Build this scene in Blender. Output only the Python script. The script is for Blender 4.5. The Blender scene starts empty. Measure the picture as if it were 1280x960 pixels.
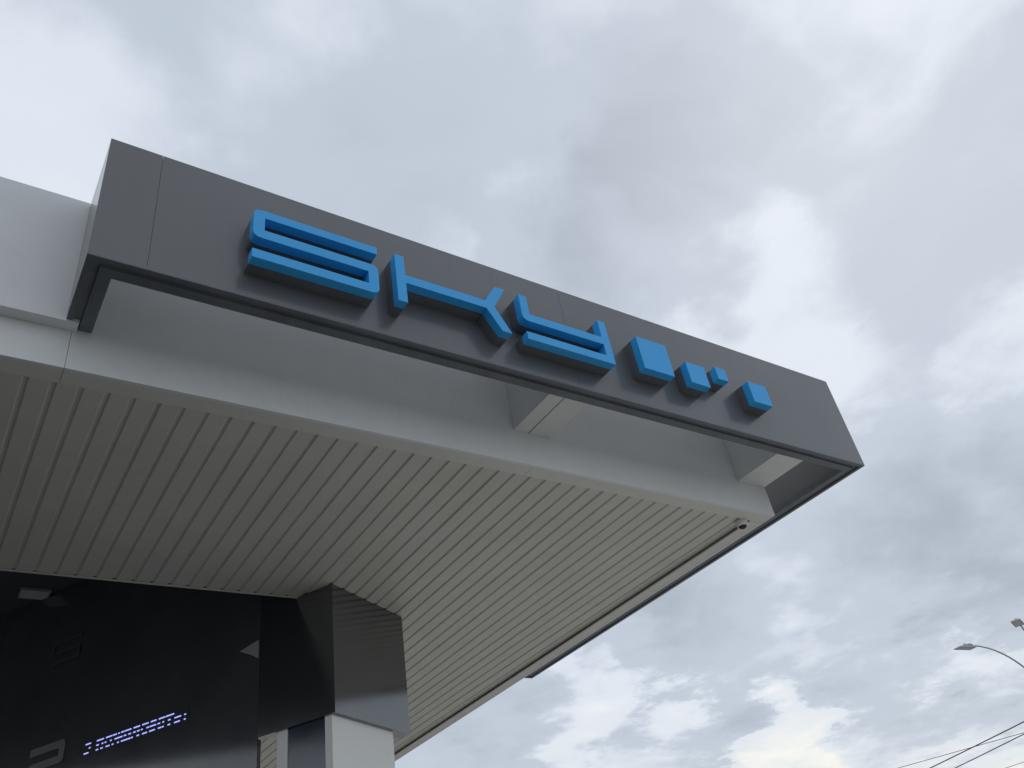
import bpy, bmesh, math, random
from mathutils import Matrix, Vector
random.seed(7)
S = bpy.context.scene
COL = S.collection

# ------------------------------------------------------------------ camera
cam_d = bpy.data.cameras.new('camera'); cam = bpy.data.objects.new('camera', cam_d); COL.objects.link(cam)
cam_d.sensor_width = 36.0; cam_d.lens = 29.793; cam_d.clip_start = 0.05; cam_d.clip_end = 3000
ROWS = ((0.83479822, -0.53017317, -0.14841948), (0.21924266, 0.56741019, -0.79371174), (0.5050194, 0.63004927, 0.58990959))
M = Matrix.Identity(4)
for i in range(3):
    M[i][0] = ROWS[0][i]; M[i][1] = -ROWS[1][i]; M[i][2] = -ROWS[2][i]
M.translation = (0, 0, 1.6)
cam.matrix_world = M
S.camera = cam

# ------------------------------------------------------------------ sky, sun, exposure
SUN_EL, SUN_AZ = math.radians(46), math.radians(72)      # azimuth clockwise from +Y
W = bpy.data.worlds.new('World'); S.world = W; W.use_nodes = True
nt = W.node_tree; nt.nodes.clear()
def N(t, typ, **kw):
    n = t.nodes.new(typ)
    for k, v in kw.items(): setattr(n, k, v)
    return n
def mth(t, op, a, b=None, c=None, clamp=False):
    n = N(t, 'ShaderNodeMath', operation=op); n.use_clamp = clamp
    for i, v in enumerate((a, b, c)):
        if v is None: continue
        if isinstance(v, (int, float)): n.inputs[i].default_value = v
        else: t.links.new(v, n.inputs[i])
    return n.outputs[0]
def vmth(t, op, a, b=None):
    n = N(t, 'ShaderNodeVectorMath', operation=op)
    for i, v in enumerate((a, b)):
        if v is None: continue
        if isinstance(v, tuple): n.inputs[i].default_value = v
        else: t.links.new(v, n.inputs[i])
    return n
def noise(t, vec, scale, detail, rough=.5, dist=0., lac=2.):
    n = N(t, 'ShaderNodeTexNoise'); n.inputs['Scale'].default_value = scale; n.inputs['Detail'].default_value = detail
    n.inputs['Roughness'].default_value = rough; n.inputs['Distortion'].default_value = dist; n.inputs['Lacunarity'].default_value = lac
    t.links.new(vec, n.inputs['Vector']); return n
def maprange(t, v, a, b, c, d, smooth=False):
    n = N(t, 'ShaderNodeMapRange'); n.interpolation_type = 'SMOOTHSTEP' if smooth else 'LINEAR'
    n.inputs[1].default_value = a; n.inputs[2].default_value = b; n.inputs[3].default_value = c; n.inputs[4].default_value = d
    t.links.new(v, n.inputs[0]); return n.outputs[0]

sky = N(nt, 'ShaderNodeTexSky', sky_type='NISHITA'); sky.sun_disc = False
sky.sun_elevation = SUN_EL; sky.sun_rotation = SUN_AZ; sky.air_density = 1.0; sky.dust_density = 2.0
bg_sky = N(nt, 'ShaderNodeBackground'); bg_sky.inputs[1].default_value = 0.10
nt.links.new(sky.outputs[0], bg_sky.inputs[0])
tc = N(nt, 'ShaderNodeTexCoord'); D = tc.outputs['Generated']
sep = N(nt, 'ShaderNodeSeparateXYZ'); nt.links.new(D, sep.inputs[0])
zc = mth(nt, 'ADD', mth(nt, 'MAXIMUM', sep.outputs[2], 0.0), 0.16)
cx = N(nt, 'ShaderNodeCombineXYZ')
nt.links.new(mth(nt, 'DIVIDE', sep.outputs[0], zc), cx.inputs[0]); nt.links.new(mth(nt, 'DIVIDE', sep.outputs[1], zc), cx.inputs[1])
P = vmth(nt, 'ADD', cx.outputs[0], (3.7, 1.9, 0.4)).outputs[0]
# domain warp so that the banks get curled, uneven edges
wn = noise(nt, P, 1.6, 4, .55)
warp = vmth(nt, 'SCALE', vmth(nt, 'SUBTRACT', wn.outputs['Color'], (.5, .5, .5)).outputs[0]); warp.inputs['Scale'].default_value = .55
PW = vmth(nt, 'ADD', P, warp.outputs[0]).outputs[0]
big = noise(nt, PW, 0.85, 3, .5).outputs[0]
mid = noise(nt, PW, 2.1, 6, .51).outputs[0]
soft = noise(nt, PW, 3.6, 2.5, .45).outputs[0]
fine = noise(nt, PW, 6.5, 6, .6).outputs[0]
v = mth(nt, 'MULTIPLY_ADD', mth(nt, 'SUBTRACT', big, .5), .75, .525)
v = mth(nt, 'MULTIPLY_ADD', mth(nt, 'SUBTRACT', mid, .5), .66, v)
v = mth(nt, 'MULTIPLY_ADD', mth(nt, 'SUBTRACT', soft, .5), .30, v)
v = mth(nt, 'MULTIPLY_ADD', mth(nt, 'SUBTRACT', fine, .5), maprange(nt, sep.outputs[2], .12, .6, .33, .13), v)
# cloud banks and gaps: direction, cosine of angular radius, denser (-) or thinner (+)
MASS = (
    ((-0.012, 0.647, 0.763), 0.988, 0.19),
    ((0.141, 0.531, 0.835), 0.995, 0.05),
    ((0.296, 0.487, 0.822), 0.992, -0.07),
    ((0.202, 0.439, 0.875), 0.998, 0.08),
    ((0.593, 0.377, 0.712), 0.986, -0.25),
    ((0.647, 0.211, 0.733), 0.996, -0.04),
    ((0.446, 0.451, 0.773), 0.999, 0.10),
    ((0.527, 0.497, 0.689), 0.997, -0.07),
    ((0.712, 0.410, 0.569), 0.994, 0.11),
    ((0.772, 0.243, 0.588), 0.995, -0.04),
    ((0.855, 0.387, 0.346), 0.989, -0.17),
    ((0.754, 0.552, 0.357), 0.995, 0.03),
    ((0.638, 0.723, 0.265), 0.998, 0.20),
    ((0.726, 0.623, 0.291), 0.996, -0.16),
    ((0.768, 0.622, 0.157), 0.998, 0.30),
    ((0.876, 0.458, 0.154), 0.999, 0.12),
    ((0.875, 0.428, 0.226), 0.997, -0.16),
    ((0.821, 0.548, 0.161), 0.999, 0.10),
    ((0.853, 0.252, 0.457), 0.997, 0.10),
    ((0.529, 0.818, 0.225), 0.997, -0.08),
    ((0.825, 0.501, 0.260), 0.995, -0.05),
    ((0.692, 0.686, 0.225), 0.999, -0.08),
    ((0.586, 0.771, 0.249), 0.999, -0.06),
    ((0.395, 0.558, 0.730), 0.999, 0.10),
    ((0.631, 0.494, 0.598), 0.999, 0.06),
    ((0.682, 0.141, 0.717), 0.998, -0.05),
)
DW = vmth(nt, 'SCALE', vmth(nt, 'SUBTRACT', noise(nt, P, 2.4, 6, .6).outputs['Color'], (.5, .5, .5)).outputs[0]); DW.inputs['Scale'].default_value = .34
DN = vmth(nt, 'NORMALIZE', vmth(nt, 'ADD', D, DW.outputs[0]).outputs[0]).outputs[0]
for d_, c_, a_ in MASS:
    dot = vmth(nt, 'DOT_PRODUCT', DN, d_).outputs['Value']
    v = mth(nt, 'ADD', v, maprange(nt, dot, 1 - (1 - c_) * 1.5, 1, 0, a_, True))
ramp = N(nt, 'ShaderNodeValToRGB'); nt.links.new(v, ramp.inputs[0])
er = ramp.color_ramp; er.interpolation = 'EASE'
er.elements[0].position = .12; er.elements[0].color = (.385, .435, .505, 1)
er.elements[1].position = .92; er.elements[1].color = (.86, .89, .94, 1)
e = er.elements.new(.42); e.color = (.51, .57, .655, 1)
e = er.elements.new(.64); e.color = (.70, .755, .835, 1)
# low down the cloud gaps glow slightly cream
warmth = mth(nt, 'MULTIPLY', maprange(nt, sep.outputs[2], .02, .36, 1, 0, True), maprange(nt, v, .5, .85, .15, 1, True))
wm = N(nt, 'ShaderNodeMix', data_type='RGBA', blend_type='MULTIPLY')
nt.links.new(warmth, wm.inputs[0]); nt.links.new(ramp.outputs[0], wm.inputs[6]); wm.inputs[7].default_value = (1.12, 1.04, .86, 1)
bg_c = N(nt, 'ShaderNodeBackground'); bg_c.inputs[1].default_value = 1.0
nt.links.new(wm.outputs[2], bg_c.inputs[0])
mix = N(nt, 'ShaderNodeMixShader'); mix.inputs[0].default_value = .96
nt.links.new(bg_sky.outputs[0], mix.inputs[1]); nt.links.new(bg_c.outputs[0], mix.inputs[2])
out = N(nt, 'ShaderNodeOutputWorld'); nt.links.new(mix.outputs[0], out.inputs[0])

sun_d = bpy.data.lights.new('sun', 'SUN'); sun_d.energy = 1.3; sun_d.angle = math.radians(30); sun_d.color = (1, .97, .92)
sun = bpy.data.objects.new('sun', sun_d); COL.objects.link(sun)
sd = Vector((math.sin(SUN_AZ) * math.cos(SUN_EL), math.cos(SUN_AZ) * math.cos(SUN_EL), math.sin(SUN_EL)))
sun.rotation_euler = sd.to_track_quat('Z', 'Y').to_euler(); sun.location = (0, -6, 30)
S.view_settings.view_transform = 'Standard'; S.view_settings.look = 'None'
S.view_settings.exposure = 0.1; S.view_settings.gamma = 1.0; S.view_settings.use_curve_mapping = False

# ------------------------------------------------------------------ materials
def mat(name, col, rough=.5, spec=.5, metal=0., ior=1.5, var=.06, vscale=1.2, rvar=.05, bump=0., bscale=3., coat=0., coat_r=.1,
        streak=0., streakcol=None, dust=0., emit=None, estr=0.):
    m = bpy.data.materials.new(name); m.use_nodes = True; t = m.node_tree; b = t.nodes['Principled BSDF']
    g = N(t, 'ShaderNodeTexCoord'); geo = N(t, 'ShaderNodeNewGeometry'); pos = geo.outputs['Position']
    nz = noise(t, pos, vscale, 6, .6)
    mx = N(t, 'ShaderNodeMix', data_type='RGBA')
    mx.inputs[6].default_value = tuple(c * (1 - var) for c in col) + (1,)
    mx.inputs[7].default_value = tuple(min(1, c * (1 + var)) for c in col) + (1,)
    t.links.new(maprange(t, nz.outputs[0], .3, .7, 0, 1), mx.inputs[0])
    c = mx.outputs[2]
    if streak:                                            # rain runs: noise stretched along Z
        mp = N(t, 'ShaderNodeMapping'); mp.inputs['Scale'].default_value = (9, 9, .45); t.links.new(pos, mp.inputs[0])
        sn = noise(t, mp.outputs[0], 1.6, 5, .65)
        big_ = noise(t, pos, .7, 3)
        fac = mth(t, 'MULTIPLY', maprange(t, sn.outputs[0], .52, .78, 0, streak, True), maprange(t, big_.outputs[0], .35, .65, .2, 1))
        m2 = N(t, 'ShaderNodeMix', data_type='RGBA'); t.links.new(fac, m2.inputs[0]); t.links.new(c, m2.inputs[6])
        m2.inputs[7].default_value = (streakcol or tuple(x * .55 for x in col)) + (1,); c = m2.outputs[2]
    if dust:
        dn = noise(t, pos, 5.5, 8, .7)
        m3 = N(t, 'ShaderNodeMix', data_type='RGBA'); t.links.new(maprange(t, dn.outputs[0], .5, .8, 0, dust), m3.inputs[0]); t.links.new(c, m3.inputs[6])
        m3.inputs[7].default_value = (.22, .2, .17, 1); c = m3.outputs[2]
    t.links.new(c, b.inputs['Base Color'])
    rn = noise(t, pos, vscale * 3.1, 5, .6)
    t.links.new(maprange(t, rn.outputs[0], .3, .7, max(.01, rough - rvar), rough + rvar), b.inputs['Roughness'])
    b.inputs['IOR'].default_value = ior; b.inputs['Metallic'].default_value = metal; b.inputs['Specular IOR Level'].default_value = spec
    b.inputs['Coat Weight'].default_value = coat; b.inputs['Coat Roughness'].default_value = coat_r
    if bump:
        bn = noise(t, pos, bscale, 3, .5)
        bp = N(t, 'ShaderNodeBump'); bp.inputs['Strength'].default_value = bump; bp.inputs['Distance'].default_value = .02
        t.links.new(bn.outputs[0], bp.inputs['Height']); t.links.new(bp.outputs[0], b.inputs['Normal'])
    if emit:
        b.inputs['Emission Color'].default_value = emit + (1,); b.inputs['Emission Strength'].default_value = estr
    return m
MT = dict(
    grey=mat('grey_composite_panel', (.110, .113, .119), .34, var=.09, vscale=.7, bump=.08, bscale=1.3, streak=.22, coat=.5, coat_r=.12),
    dgrey=mat('dark_grey_trim', (.118, .130, .148), .42, var=.2, vscale=4, dust=.25),
    white=mat('white_composite_panel', (.76, .77, .765), .38, var=.03, vscale=.8, bump=.05, bscale=1.1, streak=.14, streakcol=(.45, .43, .38), dust=.08),
    shaft=mat('white_shaft_panel', (.88, .885, .86), .4, var=.02, streak=.08, streakcol=(.5, .48, .42)),
    soffit=mat('cream_soffit_metal', (.63, .62, .555), .42, var=.045, vscale=1.4, dust=.10, bump=.04, bscale=2.0),
    trim=mat('cream_trim_metal', (.70, .69, .63), .42, var=.04, vscale=1.5, dust=.10),
    blue=mat('blue_letter_acrylic', (.030, .41, .89), .45, var=.03, vscale=2, rvar=.04, streak=.05),
    letter_back=mat('charcoal_letter_return', (.12, .13, .14), .45, var=.1, vscale=5),
    black=mat('black_glossy_cladding', (.026, .028, .031), .13, ior=2.4, var=.2, rvar=.015, bump=.03, bscale=.8),
    wallblack=mat('black_wall_cladding', (.068, .072, .078), .10, ior=1.9, var=.15, rvar=.015, bump=.03, bscale=.8),
    outrigger=mat('cream_outrigger_paint', (.70, .70, .68), .42, var=.05, dust=.12, streak=.15),
    blueglass=mat('blue_tinted_glass_panel', (.012, .026, .046), .12, ior=1.9, var=.1, rvar=.02),
    ceil=mat('dark_recess_ceiling', (.10, .105, .105), .6, var=.06),
    mark=mat('muted_grey_mark', (.17, .175, .17), .5, var=.1),
    faint=mat('faint_black_mark', (.045, .045, .05), .45, var=.1),
    lampface=mat('frosted_light_diffuser', (.78, .77, .72), .5, var=.03),
    pale=mat('pale_grey_finish', (.36, .36, .34), .45, var=.08, dust=.2),
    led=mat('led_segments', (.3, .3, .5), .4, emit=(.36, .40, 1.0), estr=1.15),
    steel=mat('galvanised_steel', (.50, .51, .52), .45, metal=.3, var=.12, vscale=6),
    lampgrey=mat('grey_lamp_housing', (.46, .47, .48), .5, var=.1, vscale=8),
    lens=mat('smoked_lens', (.012, .014, .016), .08, var=.1),
    plastic=mat('white_plastic', (.75, .75, .73), .35, var=.03),
    wire=mat('black_cable', (.09, .09, .095), .6, var=.2),
    wood=mat('weathered_pole_timber', (.16, .12, .085), .8, var=.3, vscale=8),
    porcelain=mat('brown_porcelain', (.10, .05, .03), .25, var=.1),
    asphalt=mat('asphalt', (.055, .055, .057), .85, var=.25, vscale=3, bump=.3, bscale=40, dust=.2),
    concrete=mat('forecourt_concrete', (.33, .325, .305), .8, var=.15, vscale=.9, bump=.15, bscale=25, dust=.2),
)

# ------------------------------------------------------------------ helpers
def bbox(bm, x0, x1, y0, y1, z0, z1):
    vs = [bm.verts.new(p) for p in ((x0, y0, z0), (x1, y0, z0), (x1, y1, z0), (x0, y1, z0), (x0, y0, z1), (x1, y0, z1), (x1, y1, z1), (x0, y1, z1))]
    for f in ((0, 3, 2, 1), (4, 5, 6, 7), (0, 1, 5, 4), (1, 2, 6, 5), (2, 3, 7, 6), (3, 0, 4, 7)): bm.faces.new([vs[i] for i in f])
def prism(bm, poly, a, b, axis='y'):
    """poly of 2D points extruded from a to b along an axis (y: poly is x,z; x: poly is y,z; z: poly is x,y)"""
    def P3(p, t): return (p[0], t, p[1]) if axis == 'y' else ((t, p[0], p[1]) if axis == 'x' else (p[0], p[1], t))
    A = [bm.verts.new(P3(p, a)) for p in poly]; B = [bm.verts.new(P3(p, b)) for p in poly]; n = len(poly)
    bm.faces.new(A); bm.faces.new(B[::-1])
    for i in range(n): bm.faces.new((A[i], B[i], B[(i + 1) % n], A[(i + 1) % n]))
def tube(bm, pts, r, seg=8):
    rings = []
    for i, p in enumerate(pts):
        p = Vector(p); a = Vector(pts[max(0, i - 1)]); b = Vector(pts[min(len(pts) - 1, i + 1)])
        q = (b - a).normalized().to_track_quat('Z', 'Y'); rr = r[i] if isinstance(r, (list, tuple)) else r
        rings.append([bm.verts.new(p + q @ Vector((math.cos(2 * math.pi * k / seg) * rr, math.sin(2 * math.pi * k / seg) * rr, 0))) for k in range(seg)])
    for A, B in zip(rings, rings[1:]):
        for k in range(seg): bm.faces.new((A[k], A[(k + 1) % seg], B[(k + 1) % seg], B[k]))
    bm.faces.new(rings[0][::-1]); bm.faces.new(rings[-1])
def lathe(bm, prof, c, seg=24):
    rings = [[bm.verts.new((c[0] + r * math.cos(2 * math.pi * k / seg), c[1] + r * math.sin(2 * math.pi * k / seg), c[2] + z)) for k in range(seg)] for r, z in prof]
    for A, B in zip(rings, rings[1:]):
        for k in range(seg): bm.faces.new((A[k], A[(k + 1) % seg], B[(k + 1) % seg], B[k]))
    bm.faces.new(rings[0][::-1]); bm.faces.new(rings[-1])
def bevel(bm, w, seg=2):
    bmesh.ops.bevel(bm, geom=[e for e in bm.edges if len(e.link_faces) == 2 and e.calc_face_angle(0) > .5], offset=w, segments=seg, affect='EDGES', profile=.5)
def mesh(name, bm, m):
    bmesh.ops.recalc_face_normals(bm, faces=bm.faces[:])
    me = bpy.data.meshes.new(name); bm.to_mesh(me); bm.free(); me.materials.append(MT[m]); return me
def link(name, me, parent=None, local=False):
    o = bpy.data.objects.new(name, me); COL.objects.link(o)
    if parent:
        o.parent = parent
        if not local: o.matrix_parent_inverse = world_of(parent).inverted()
    return o
def world_of(o):
    m = o.matrix_basis
    return world_of(o.parent) @ o.matrix_parent_inverse @ m if o.parent else m.copy()
def obj(name, bm, m, parent=None, local=False, smooth=False):
    me = mesh(name, bm, m)
    if smooth:
        for p in me.polygons: p.use_smooth = True
        me.set_sharp_from_angle(angle=math.radians(35))
    return link(name, me, parent, local)
def box(name, b, m, parent=None, bev=0, local=False):
    bm = bmesh.new(); bbox(bm, *b)
    if bev: bevel(bm, bev, 1)
    return obj(name, bm, m, parent, local)
def thing(name, label, cat, loc=(0, 0, 0), rz=0, group=None):
    o = bpy.data.objects.new(name, None); COL.objects.link(o); o.location = loc; o.rotation_euler = (0, 0, rz)
    o.empty_display_size = .2; return tag(o, label, cat, group)
def tag(o, label, cat, group=None):
    o['label'] = label; o['category'] = cat
    if group: o['group'] = group
    return o
def struct(o): o['kind'] = 'structure'; return o

# ------------------------------------------------------------------ ground
bm = bmesh.new(); bbox(bm, -1200, 1200, -1200, 1200, -.3, 0); struct(obj('ground', bm, 'asphalt'))
bm = bmesh.new(); bbox(bm, 1.5, 30, -14, 26, .001, .02); struct(obj('forecourt', bm, 'concrete'))

# ------------------------------------------------------------------ canopy
XR, YF, ZS, YB, XH = 6.440, 4.466, 5.0, 7.215, 3.36       # right edge, front edge, soffit level, rear edge of the front bay, step in the soffit
XL, YR, ZT = -6.4, 15.2, 6.30
can = thing('fuel_canopy', 'large white forecourt canopy with ribbed cream soffit behind the grey sign band', 'canopy', (2, 9, 0))
# soffit planks, one every 150 mm: a flat tray with a recessed joint beside it
PITCH, FLAT = .150, .112
def plank_mesh(name, y0, y1):
    bm = bmesh.new()
    g = PITCH - FLAT
    prof = [(0, 0), (FLAT, 0), (FLAT + .008, .0125), (FLAT + g - .010, .0125), (PITCH - .001, .001), (PITCH - .001, .034), (0, .034)]
    prism(bm, prof, y0, y1, 'y'); return mesh(name, bm, 'soffit')
short = plank_mesh('soffit_plank_front', 4.622, YB); long_ = plank_mesh('soffit_plank_long', 4.622, YR - .2)
x = 2.0925 - PITCH * 52 - .004
n = 0
while x + PITCH <= 6.262:
    if x + PITCH > XL + .1:
        o = link('soffit_plank', short if x < XH - .075 else long_, can); o.location.x = x; o.location.z = ZS + .004 + random.uniform(-.0012, .0012)
        n += 1; xlast = x + PITCH
    x += PITCH
# edge trims of the soffit, jointed where the fascia sheets meet
JX = [XL, -3.053, .297, 3.652, XR]
for a, b in zip(JX, JX[1:]):
    box('edge_trim', (a + .0015, b - .0015, YF + .004, 4.626, ZS - .004, ZS + .006), 'trim', can)
for a, b in zip([4.628, 8.2, 11.8], [8.2, 11.8, YR]):
    box('edge_trim', (6.272, XR - .004, a + .002, b - .002, ZS - .004, ZS + .006), 'trim', can)
box('shadow_gap_strip', (xlast + .001, 6.275, 4.63, YR, ZS + .022, ZS + .028), 'soffit', can)
bm = bmesh.new(); prism(bm, [(YB - .012, ZS - .006), (YB + .012, ZS - .006), (YB + .012, ZS + .010), (YB + .004, ZS + .010), (YB + .004, ZS - .001), (YB - .012, ZS - .001)], XL, XH - .06, 'x')
obj('rear_edge_angle', bm, 'trim', can)
# white fascia sheets: lower band, and upper band standing 70 mm proud left of the sign
for a, b in zip(JX[:3] , JX[1:3] + [XR]):
    box('fascia_panel', (a + .0013, b - (.0013 if b < 6 else 0), YF, YF + .03, ZS - .006, ZT), 'white', can)
for a, b in zip([YF + .032, 8.2, 11.8], [8.2, 11.8, YR]):
    box('fascia_panel', (XR - .03, XR, a + .0025, b - .0025, ZS - .006, ZT), 'white', can)
for a, b in ((-6.4, -3.053), (-3.05, .262)):
    box('upper_fascia_panel', (a + .002, b, 4.392, 4.440, 5.312, 6.332), 'white', can, .003)
    box('drip_ledge', (a + .002, b + (.058 if b > 0 else 0), 4.378, YF - .002, 5.276, 5.309), 'white', can, .003)
for a, b in zip([9.70, 11.8], [11.8, YR]):
    box('upper_fascia_panel', (XR + .004, XR + .05, a, b - .003, 5.312, 6.332), 'white', can, .003)
box('roof_deck', (XL, XR - .03, YF + .034, YR, ZT - .06, ZT), 'trim', can)
box('inner_riser', (XL, XH, YB + .02, YB + .05, ZS + .045, ZT - .062), 'ceil', can)
box('inner_riser', (XH - .03, XH, YB + .055, YR, ZS + .045, ZT - .062), 'ceil', can)
box('rear_closure', (XH, XR - .034, YR - .17, YR - .13, ZS, ZT - .062), 'white', can)
# recessed ceiling behind the front bay
box('recess_ceiling', (XL, XH - .035, YB + .055, YR, ZT - .10, ZT - .063), 'ceil', can)
# two boxed outriggers that carry the sign band
for x0, x1 in ((3.512, 3.872), (6.066, 6.428)):
    o = box('outrigger', (x0, x1, 3.9475, YF - .002, 5.300, 6.18), 'outrigger', can, .006)
    xm = 3.652 if x0 < 5 else None
    if xm: box('joint_strip', (xm - .002, xm + .002, 3.955, YF - .004, 5.2965, 5.2995), 'dgrey', o)

# ------------------------------------------------------------------ grey sign band
X0, X1, Y0, Y1, Z0, Z1 = .248, 7.137, 3.790, 9.675, 5.290, 6.312
sg = thing('sign_band', 'dark grey sign band wrapped round the canopy corner with blue raised letters', 'sign', (3.7, 3.79, 5.29))
JS = [X0, .560, 3.690, X1]
for a, b in zip(JS, JS[1:]):
    box('front_panel', (a + (.0011 if a > X0 else 0), b - (.0011 if b < X1 else 0), Y0, Y0 + .028, Z0 + .002, Z1), 'grey', sg)
for a, b in zip([Y0 + .029, 6.9], [6.9, Y1]):
    box('side_panel', (X1 - .028, X1, a + .0015, b - .0015, Z0 + .002, Z1), 'grey', sg)
box('end_panel', (X0, X0 + .028, Y0 + .029, 4.388, Z0 + .002, Z1 - .001), 'grey', sg)
box('gap_shade', (X0 + .03, XR - .02, 4.24, YF - .004, Z1 - .06, Z1 - .03), 'white', sg)  # unseen cover, added to keep skylight off the fascia behind
box('end_panel', (XR + .054, X1 - .03, Y1 - .028, Y1, Z0 + .002, Z1), 'grey', sg)
for xj in JS[1:-1]: box('joint_backing', (xj - .03, xj + .03, Y0 + .0285, Y0 + .034, Z0 + .035, Z1 - .002), 'grey', sg)
# bottom return: outer fold, recessed channel, inner flange, mitred round the corners
bm = bmesh.new()
prof = [(.001, -.002), (.034, -.002), (.037, .014), (.078, .018), (.082, .002), (.150, .002), (.156, .004), (.156, .060), (.148, .060), (.146, .030), (.001, .030)]
path = lambda p: ((X0 + p, YF - .003), (X0 + p, Y0 + p), (X1 - p, Y0 + p), (X1 - p, Y1 - p), (XR + .054, Y1 - p))
rings = [[bm.verts.new((path(p)[k][0], path(p)[k][1], Z0 + q)) for p, q in prof] for k in range(5)]
for A_, B_ in zip(rings, rings[1:]):
    for k in range(len(prof)): bm.faces.new((A_[k], A_[(k + 1) % len(prof)], B_[(k + 1) % len(prof)], B_[k]))
bm.faces.new(rings[0]); bm.faces.new(rings[-1][::-1])
obj('bottom_return', bm, 'dgrey', sg)

# letters: blue body standing on a charcoal return
YL, YM = 3.635, 3.704
def rounded(pts, r):
    """pts: (x,z,round?) polygon; rounded corners with a radius"""
    out = []; n = len(pts)
    for i, (x, z, k) in enumerate(pts):
        if not k: out.append((x, z)); continue
        p = Vector((x, z)); a = (Vector(pts[i - 1][:2]) - p).normalized(); b = (Vector(pts[(i + 1) % n][:2]) - p).normalized(); rr = k
        p0, p1 = p + a * rr, p + b * rr
        for s in range(5):
            t = s / 4; out.append(tuple((1 - t) ** 2 * p0 + 2 * t * (1 - t) * p + t * t * p1))
    return out
T = .073
zb, zt = 5.484, 5.920; zm0, zm1 = 5.668, 5.742
sx0, sx1 = 1.109, 1.960
Spoly = rounded([(sx0, zt, .055), (sx1, zt, 0), (sx1, zt - .066, 0), (sx0 + T, zt - .066, 0), (sx0 + T, zm1, 0), (sx1, zm1, .055), (sx1, zb, .055),
                 (sx0, zb, 0), (sx0, zb + T, 0), (sx1 - T, zb + T, 0), (sx1 - T, zm0, 0), (sx0, zm0, .055)], 0)
kx = 2.096
Kpoly = [(kx, zt), (kx + .070, zt), (kx + .070, zm1), (2.812, zm1), (2.922, zt), (3.005, zt), (2.888, zm0 + .037), (3.002, zb), (2.920, zb), (2.812, zm0), (kx + .070, zm0), (kx, zm0 - .0), (kx, zb)]
Kpoly = [(kx, zt), (kx + .070, zt), (kx + .070, zm1), (2.812, zm1), (2.922, zt), (3.005, zt), (2.886, zm0 + .037), (3.003, zb), (2.921, zb), (2.812, zm0), (kx + .070, zm0), (kx + .070, zb), (kx, zb)]
yx0, yx1 = 3.131, 3.968
Ypoly = rounded([(yx0, zt, 0), (yx0 + .071, zt, 0), (yx0 + .071, zm1, .02), (yx1 - .073, zm1, 0), (yx1 - .073, zt, 0), (yx1, zt, 0), (yx1, zb, 0), (yx0 + .012, zb, 0), (yx0 + .012, zb + .072, 0),
                 (yx1 - .073, zb + .072, 0), (yx1 - .073, zm0, 0), (yx0, zm0, .055)], 0)
def sq(x0, x1, z0, z1): return [(x0, z1), (x1, z1), (x1, z0), (x0, z0)]
SH = [('channel_letter', 'blue raised letter S of the sign', Spoly), ('channel_letter', 'blue raised letter K of the sign', Kpoly), ('channel_letter', 'blue raised letter Y of the sign', Ypoly),
      ('raised_square', 'largest blue raised square right of the letters', sq(4.288, 4.612, 5.548, 5.880)),
      ('raised_square', 'medium blue square beside the largest one', sq(4.804, 5.022, 5.546, 5.764)),
      ('raised_square', 'smallest blue square of the sign', sq(5.174, 5.297, 5.686, 5.819)),
      ('raised_square', 'blue square standing alone at the right end of the sign', sq(5.560, 5.792, 5.543, 5.766))]
for nm, lb, poly in SH:
    bm = bmesh.new(); prism(bm, poly, YL, YM); bevel(bm, .0035, 1)
    o = obj(nm, bm, 'blue', sg); o['label'] = lb
    cx_ = sum(p[0] for p in poly) / len(poly); cz_ = sum(p[1] for p in poly) / len(poly)
    bm = bmesh.new(); prism(bm, poly, YM + .0006, Y0 - .0006)
    obj('letter_return', bm, 'letter_back', o)

# ------------------------------------------------------------------ canopy column, turned 30 degrees to the canopy
RZ = math.radians(29.9); CX, CY = 2.972, 6.865
U1 = Vector((math.cos(RZ), math.sin(RZ))); U2 = Vector((-U1.y, U1.x))
cl = thing('canopy_column', 'canopy column with black glossy box head above a white lower shaft', 'column', (CX, CY, .02), RZ)
ZH = 3.842 - .02
box('head_cladding', (0, 1.155, 0, .466, ZH, 5.022 - .02), 'black', cl, .004, True)
box('head_cladding', (.0, .045, .4665, .8305, ZH, 6.19 - .02), 'black', cl, .003, True)
box('head_soffit_trim', (.004, .04, .64, .826, ZH - .018, ZH - .001), 'trim', cl, 0, True)
box('shaft_panel', (.022, .935, .050, .075, 0, ZH - .001), 'shaft', cl, .004, True)
box('shaft_panel', (.91, .935, .0765, .60, 0, ZH - .001), 'shaft', cl, .004, True)
box('corner_post', (.022, .07, .0765, .125, 0, ZH - .001), 'shaft', cl, .004, True)
box('corner_post', (.022, .07, .525, .635, 0, ZH - .001), 'shaft', cl, .004, True)
box('shaft_panel', (.0715, .935, .603, .635, 0, ZH - .001), 'shaft', cl, .004, True)
box('glass_panel', (.030, .042, .127, .523, 0, ZH - .001), 'blueglass', cl, 0, True)

# ------------------------------------------------------------------ black kiosk wall in the plane of the column's left face
kw = thing('kiosk_wall', 'black glossy kiosk wall rising behind the rear edge of the soffit', 'wall', (CX, CY, .02), RZ)
for a, b in ((.832, 4.6), (4.6, 8.6)):
    box('cladding_panel', (.0, .045, a + .002, b - .002, 0, 6.19 - .02), 'wallblack', kw, 0, True)
# soft pale patch beside the column head, modelled as a solid plate
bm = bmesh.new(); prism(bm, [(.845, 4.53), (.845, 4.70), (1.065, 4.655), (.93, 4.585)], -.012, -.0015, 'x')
obj('pale_patch', bm, 'pale', kw, True)
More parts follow.
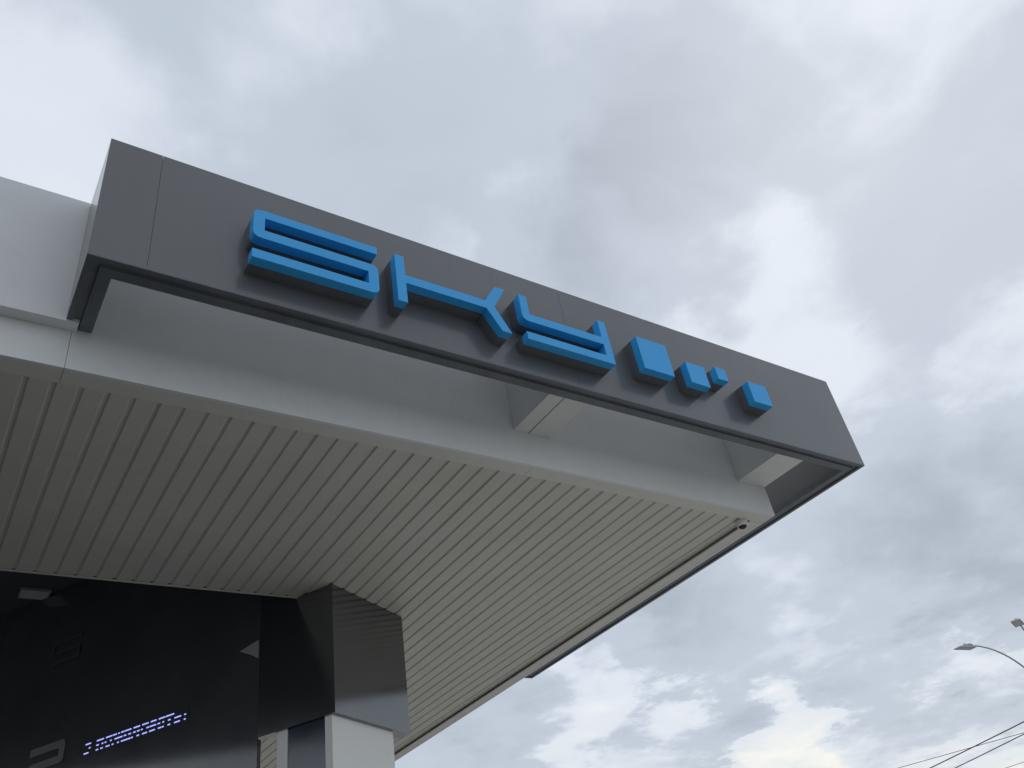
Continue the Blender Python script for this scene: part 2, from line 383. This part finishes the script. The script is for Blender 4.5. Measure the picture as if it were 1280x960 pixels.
# LED message strip: three rows of lit dashes
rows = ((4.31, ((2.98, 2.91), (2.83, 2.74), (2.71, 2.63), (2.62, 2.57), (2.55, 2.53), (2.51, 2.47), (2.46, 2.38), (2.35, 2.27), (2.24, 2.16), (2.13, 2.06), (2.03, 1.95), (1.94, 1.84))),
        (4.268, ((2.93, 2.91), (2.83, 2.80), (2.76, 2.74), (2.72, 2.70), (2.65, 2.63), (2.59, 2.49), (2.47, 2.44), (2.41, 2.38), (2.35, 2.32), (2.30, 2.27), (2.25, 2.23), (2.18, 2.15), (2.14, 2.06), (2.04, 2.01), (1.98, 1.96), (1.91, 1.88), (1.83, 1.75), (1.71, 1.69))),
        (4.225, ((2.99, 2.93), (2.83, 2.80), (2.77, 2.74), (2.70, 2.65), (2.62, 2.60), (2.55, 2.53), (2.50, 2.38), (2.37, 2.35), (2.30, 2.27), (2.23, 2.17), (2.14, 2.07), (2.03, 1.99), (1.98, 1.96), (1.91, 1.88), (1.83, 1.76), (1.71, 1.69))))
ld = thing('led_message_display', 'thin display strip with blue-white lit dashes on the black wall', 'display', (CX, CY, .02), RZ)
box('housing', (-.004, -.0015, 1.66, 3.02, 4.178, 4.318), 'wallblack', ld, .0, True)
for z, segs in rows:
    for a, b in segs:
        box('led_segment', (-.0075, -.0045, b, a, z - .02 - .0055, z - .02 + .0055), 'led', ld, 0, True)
# reflection-like S marks modelled as solid plates: mirrored low down, faint above
def mark(label, m, s0, s1, z0, z1, t, mirrored, sk):
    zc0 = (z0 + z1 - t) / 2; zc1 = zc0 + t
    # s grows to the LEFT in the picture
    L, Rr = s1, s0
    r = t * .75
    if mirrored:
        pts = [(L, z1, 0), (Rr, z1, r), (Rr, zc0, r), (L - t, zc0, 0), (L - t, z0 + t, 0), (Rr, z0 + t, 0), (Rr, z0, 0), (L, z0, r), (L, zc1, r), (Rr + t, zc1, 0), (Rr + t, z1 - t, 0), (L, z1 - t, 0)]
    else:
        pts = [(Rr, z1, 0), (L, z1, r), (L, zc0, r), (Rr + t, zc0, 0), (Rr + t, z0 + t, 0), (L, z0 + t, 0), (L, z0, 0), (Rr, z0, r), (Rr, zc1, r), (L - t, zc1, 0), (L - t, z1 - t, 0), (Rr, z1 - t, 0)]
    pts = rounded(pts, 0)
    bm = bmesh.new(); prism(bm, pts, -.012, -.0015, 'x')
    o = obj('wall_mark', bm, m); o.location = (CX, CY, 0); o.rotation_euler = (0, 0, RZ)
    tag(o, label, 'mark', 'reflection-like S marks on the black wall'); return o
mark('grey backward reflection-like S left of the lit display', 'mark', 3.275, 3.765, 4.075, 4.447, .075, True, 0)
mark('barely visible dark reflection-like S high on the black wall', 'faint', 3.27, 3.715, 5.27, 5.545, .05, False, 0)
# rectangular fitting on the recess ceiling
cf = thing('ceiling_light', 'small rectangular unlit light on the dark recess ceiling', 'light', (.86, 10.3, 6.2))
box('frame', (.70, 1.01, 10.16, 10.40, 6.175, 6.199), 'pale', cf, .004)
box('diffuser', (.715, .995, 10.175, 10.385, 6.168, 6.1745), 'lampface', cf, .002)

# ------------------------------------------------------------------ security camera at the soffit corner
cc = thing('security_camera', 'small round security camera at the front right soffit corner', 'camera', (6.178, 4.668, 4.996))
bm = bmesh.new(); lathe(bm, [(.030, 0), (.062, 0), (.062, -.012), (.056, -.018), (.030, -.018)], (6.178, 4.668, 4.9955)); obj('base', bm, 'plastic', cc, smooth=True)
bm = bmesh.new(); lathe(bm, [(.055, -.019), (.056, -.040), (.050, -.052), (.043, -.054), (.043, -.048)], (6.178, 4.668, 4.9955)); obj('ring', bm, 'plastic', cc, smooth=True)
bm = bmesh.new(); lathe(bm, [(.0425, -.046)] + [(.042 * math.cos(a * math.pi / 12), -.047 - .034 * math.sin(a * math.pi / 12)) for a in range(1, 6)], (6.178, 4.668, 4.9955)); obj('lens_dome', bm, 'lens', cc, smooth=True)
cd = bmesh.new(); tube(cd, [(6.252, 4.72, 4.990), (6.256, 8, 4.990), (6.258, 15.0, 4.990)], .0085, 8); tag(obj('cable_conduit', cd, 'pale', smooth=True), 'thin pale conduit running back along the soffit from the security camera', 'conduit')

# ------------------------------------------------------------------ street lamps
def bez(p0, p1, p2, p3, n=18):
    out = []
    for i in range(n + 1):
        t = i / n; a = [Vector(p) for p in (p0, p1, p2, p3)]
        out.append(a[0] * (1 - t) ** 3 + a[1] * 3 * t * (1 - t) ** 2 + a[2] * 3 * t * t * (1 - t) + a[3] * t ** 3)
    return out
def street_lamp(label, loc, rz, H, reach, rise, tilt):
    """pole at loc; the arm reaches along local +X and ends in a flat LED head"""
    L = thing('street_lamp', label, 'street lamp', loc, rz, 'curved-arm street lamps')
    bm = bmesh.new(); tube(bm, [(0, 0, 0), (0, 0, .5), (0, 0, .52), (0, 0, H)], [.13, .13, .10, .045], 14); obj('pole', bm, 'steel', L, True, True)
    bm = bmesh.new(); bbox(bm, -.2, .2, -.2, .2, 0, .03); obj('base_plate', bm, 'steel', L, True)
    tip = Vector((reach, 0, H + rise))
    bm = bmesh.new(); tube(bm, bez((0, 0, H - .15), (0, 0, H + rise * .55), (reach * .45, 0, H + rise), tip), [.033 - .009 * i / 18 for i in range(19)], 10); obj('arm', bm, 'steel', L, True, True)
    bm = bmesh.new(); tube(bm, [(tip.x - .05, 0, tip.z), (tip.x + .32, 0, tip.z + .015)], .050, 10); obj('spigot', bm, 'lampgrey', L, True, True)
    bm = bmesh.new()
    prism(bm, [(tip.x - .02, tip.z - .05), (tip.x + .74, tip.z - .07), (tip.x + .76, tip.z - .11), (tip.x - .04, tip.z - .105)], -.14, .14, 'y'); bevel(bm, .012, 1)
    h = obj('lamp_head', bm, 'lampgrey', L, True)
    bm = bmesh.new(); bbox(bm, tip.x + .06, tip.x + .70, -.11, .11, tip.z - .1165, tip.z - .104); obj('lens', bm, 'lampface', h, True)
    for q in range(5):
        bm = bmesh.new(); bbox(bm, tip.x + .10 + q * .05, tip.x + .115 + q * .05, -.11, .11, tip.z - .066, tip.z + .03 - q * .004); obj('cooling_fin', bm, 'lampgrey', h, True)
    return L
p = Vector((31.5, 14.12)); hd = Vector((28.66, 14.48))
street_lamp('street lamp whose curved arm reaches left over the power lines', (p.x, p.y, 0), math.atan2(hd.y - p.y, hd.x - p.x), 7.0, (hd - p).length, 2.0, 0)
street_lamp('street lamp cut off by the right edge of the picture', (30.72, 13.45, 0), math.radians(200), 7.0, 2.5, 2.0, 0)

# ------------------------------------------------------------------ power lines
def wire(label, P, Q, y0, y1, r, sag):
    P, Q = Vector(P), Vector(Q); d = (Q - P) / (Q.y - P.y)
    A = P + d * (y0 - P.y); B = P + d * (y1 - P.y); n = 40
    tP, tQ = (P.y - y0) / (y1 - y0), (Q.y - y0) / (y1 - y0)
    k = sag * 4; off = (tP * (1 - tP) + tQ * (1 - tQ)) / 2
    pts = [A.lerp(B, i / n) - Vector((0, 0, k * (i / n * (1 - i / n) - off))) for i in range(n + 1)]
    bm = bmesh.new(); tube(bm, pts, r, 6); tag(obj('power_line', bm, 'wire', smooth=True), label, 'cable', 'overhead power lines'); return pts
ends = []
ends.append(wire('thick upper power line below the street lamps', (38.01, 23.50, 7.5), (35.43, 17.33, 7.5), 3, 55, .022, .5))
ends.append(wire('thick lower power line parallel to the upper one', (40.10, 23.57, 7.5), (37.84, 18.74, 7.5), 3, 55, .020, .5))
ends.append(wire('thin power line crossing behind the thick upper one', (36.27, 23.69, 7.6), (36.17, 17.88, 7.3), 3, 60, .012, .2))
ends.append(wire('short thin wire in the very corner of the picture', (44.74, 23.73, 7.5), (44.16, 22.43, 7.43), 5, 60, .012, .2))
def utility_pole(x, y, zs, label):
    L = thing('utility_pole', label, 'pole', (x, y, 0), 0, 'utility poles carrying the lines')
    zt = max(zs) + .6
    bm = bmesh.new(); tube(bm, [(0, 0, 0), (0, 0, zt)], [.16, .11], 12); obj('shaft', bm, 'wood', L, True, True)
    return L
for idx in (0, -1):
    for grp in ((0, 1), (2,), (3,)):
        pts = [ends[g][idx] for g in grp]
        x = sum(q.x for q in pts) / len(pts); y = pts[0].y + (.2 if idx == -1 else -.2)
        L = utility_pole(x, y, [q.z for q in pts], 'timber utility pole at the %s end of the %s' % ('far' if idx else 'near', {0: 'thick power lines', 2: 'thin crossing wire', 3: 'short corner wire'}[grp[0]]))
        for q in pts:
            bm = bmesh.new(); tube(bm, [(q.x - x, q.y - y, q.z - .16), (q.x - x, q.y - y, q.z - .05), (q.x - x, q.y - y, q.z + .02)], [.02, .045, .03], 8); obj('insulator', bm, 'porcelain', L, True, True)
        zc_ = min(q.z for q in pts)
        xs = [q.x - x for q in pts]
        bm = bmesh.new(); bbox(bm, min(xs) - .2, max(xs) + .2, (-.26 if idx else .1) , (-.1 if idx else .26), zc_ - .28, zc_ - .16); obj('crossarm', bm, 'wood', L, True)
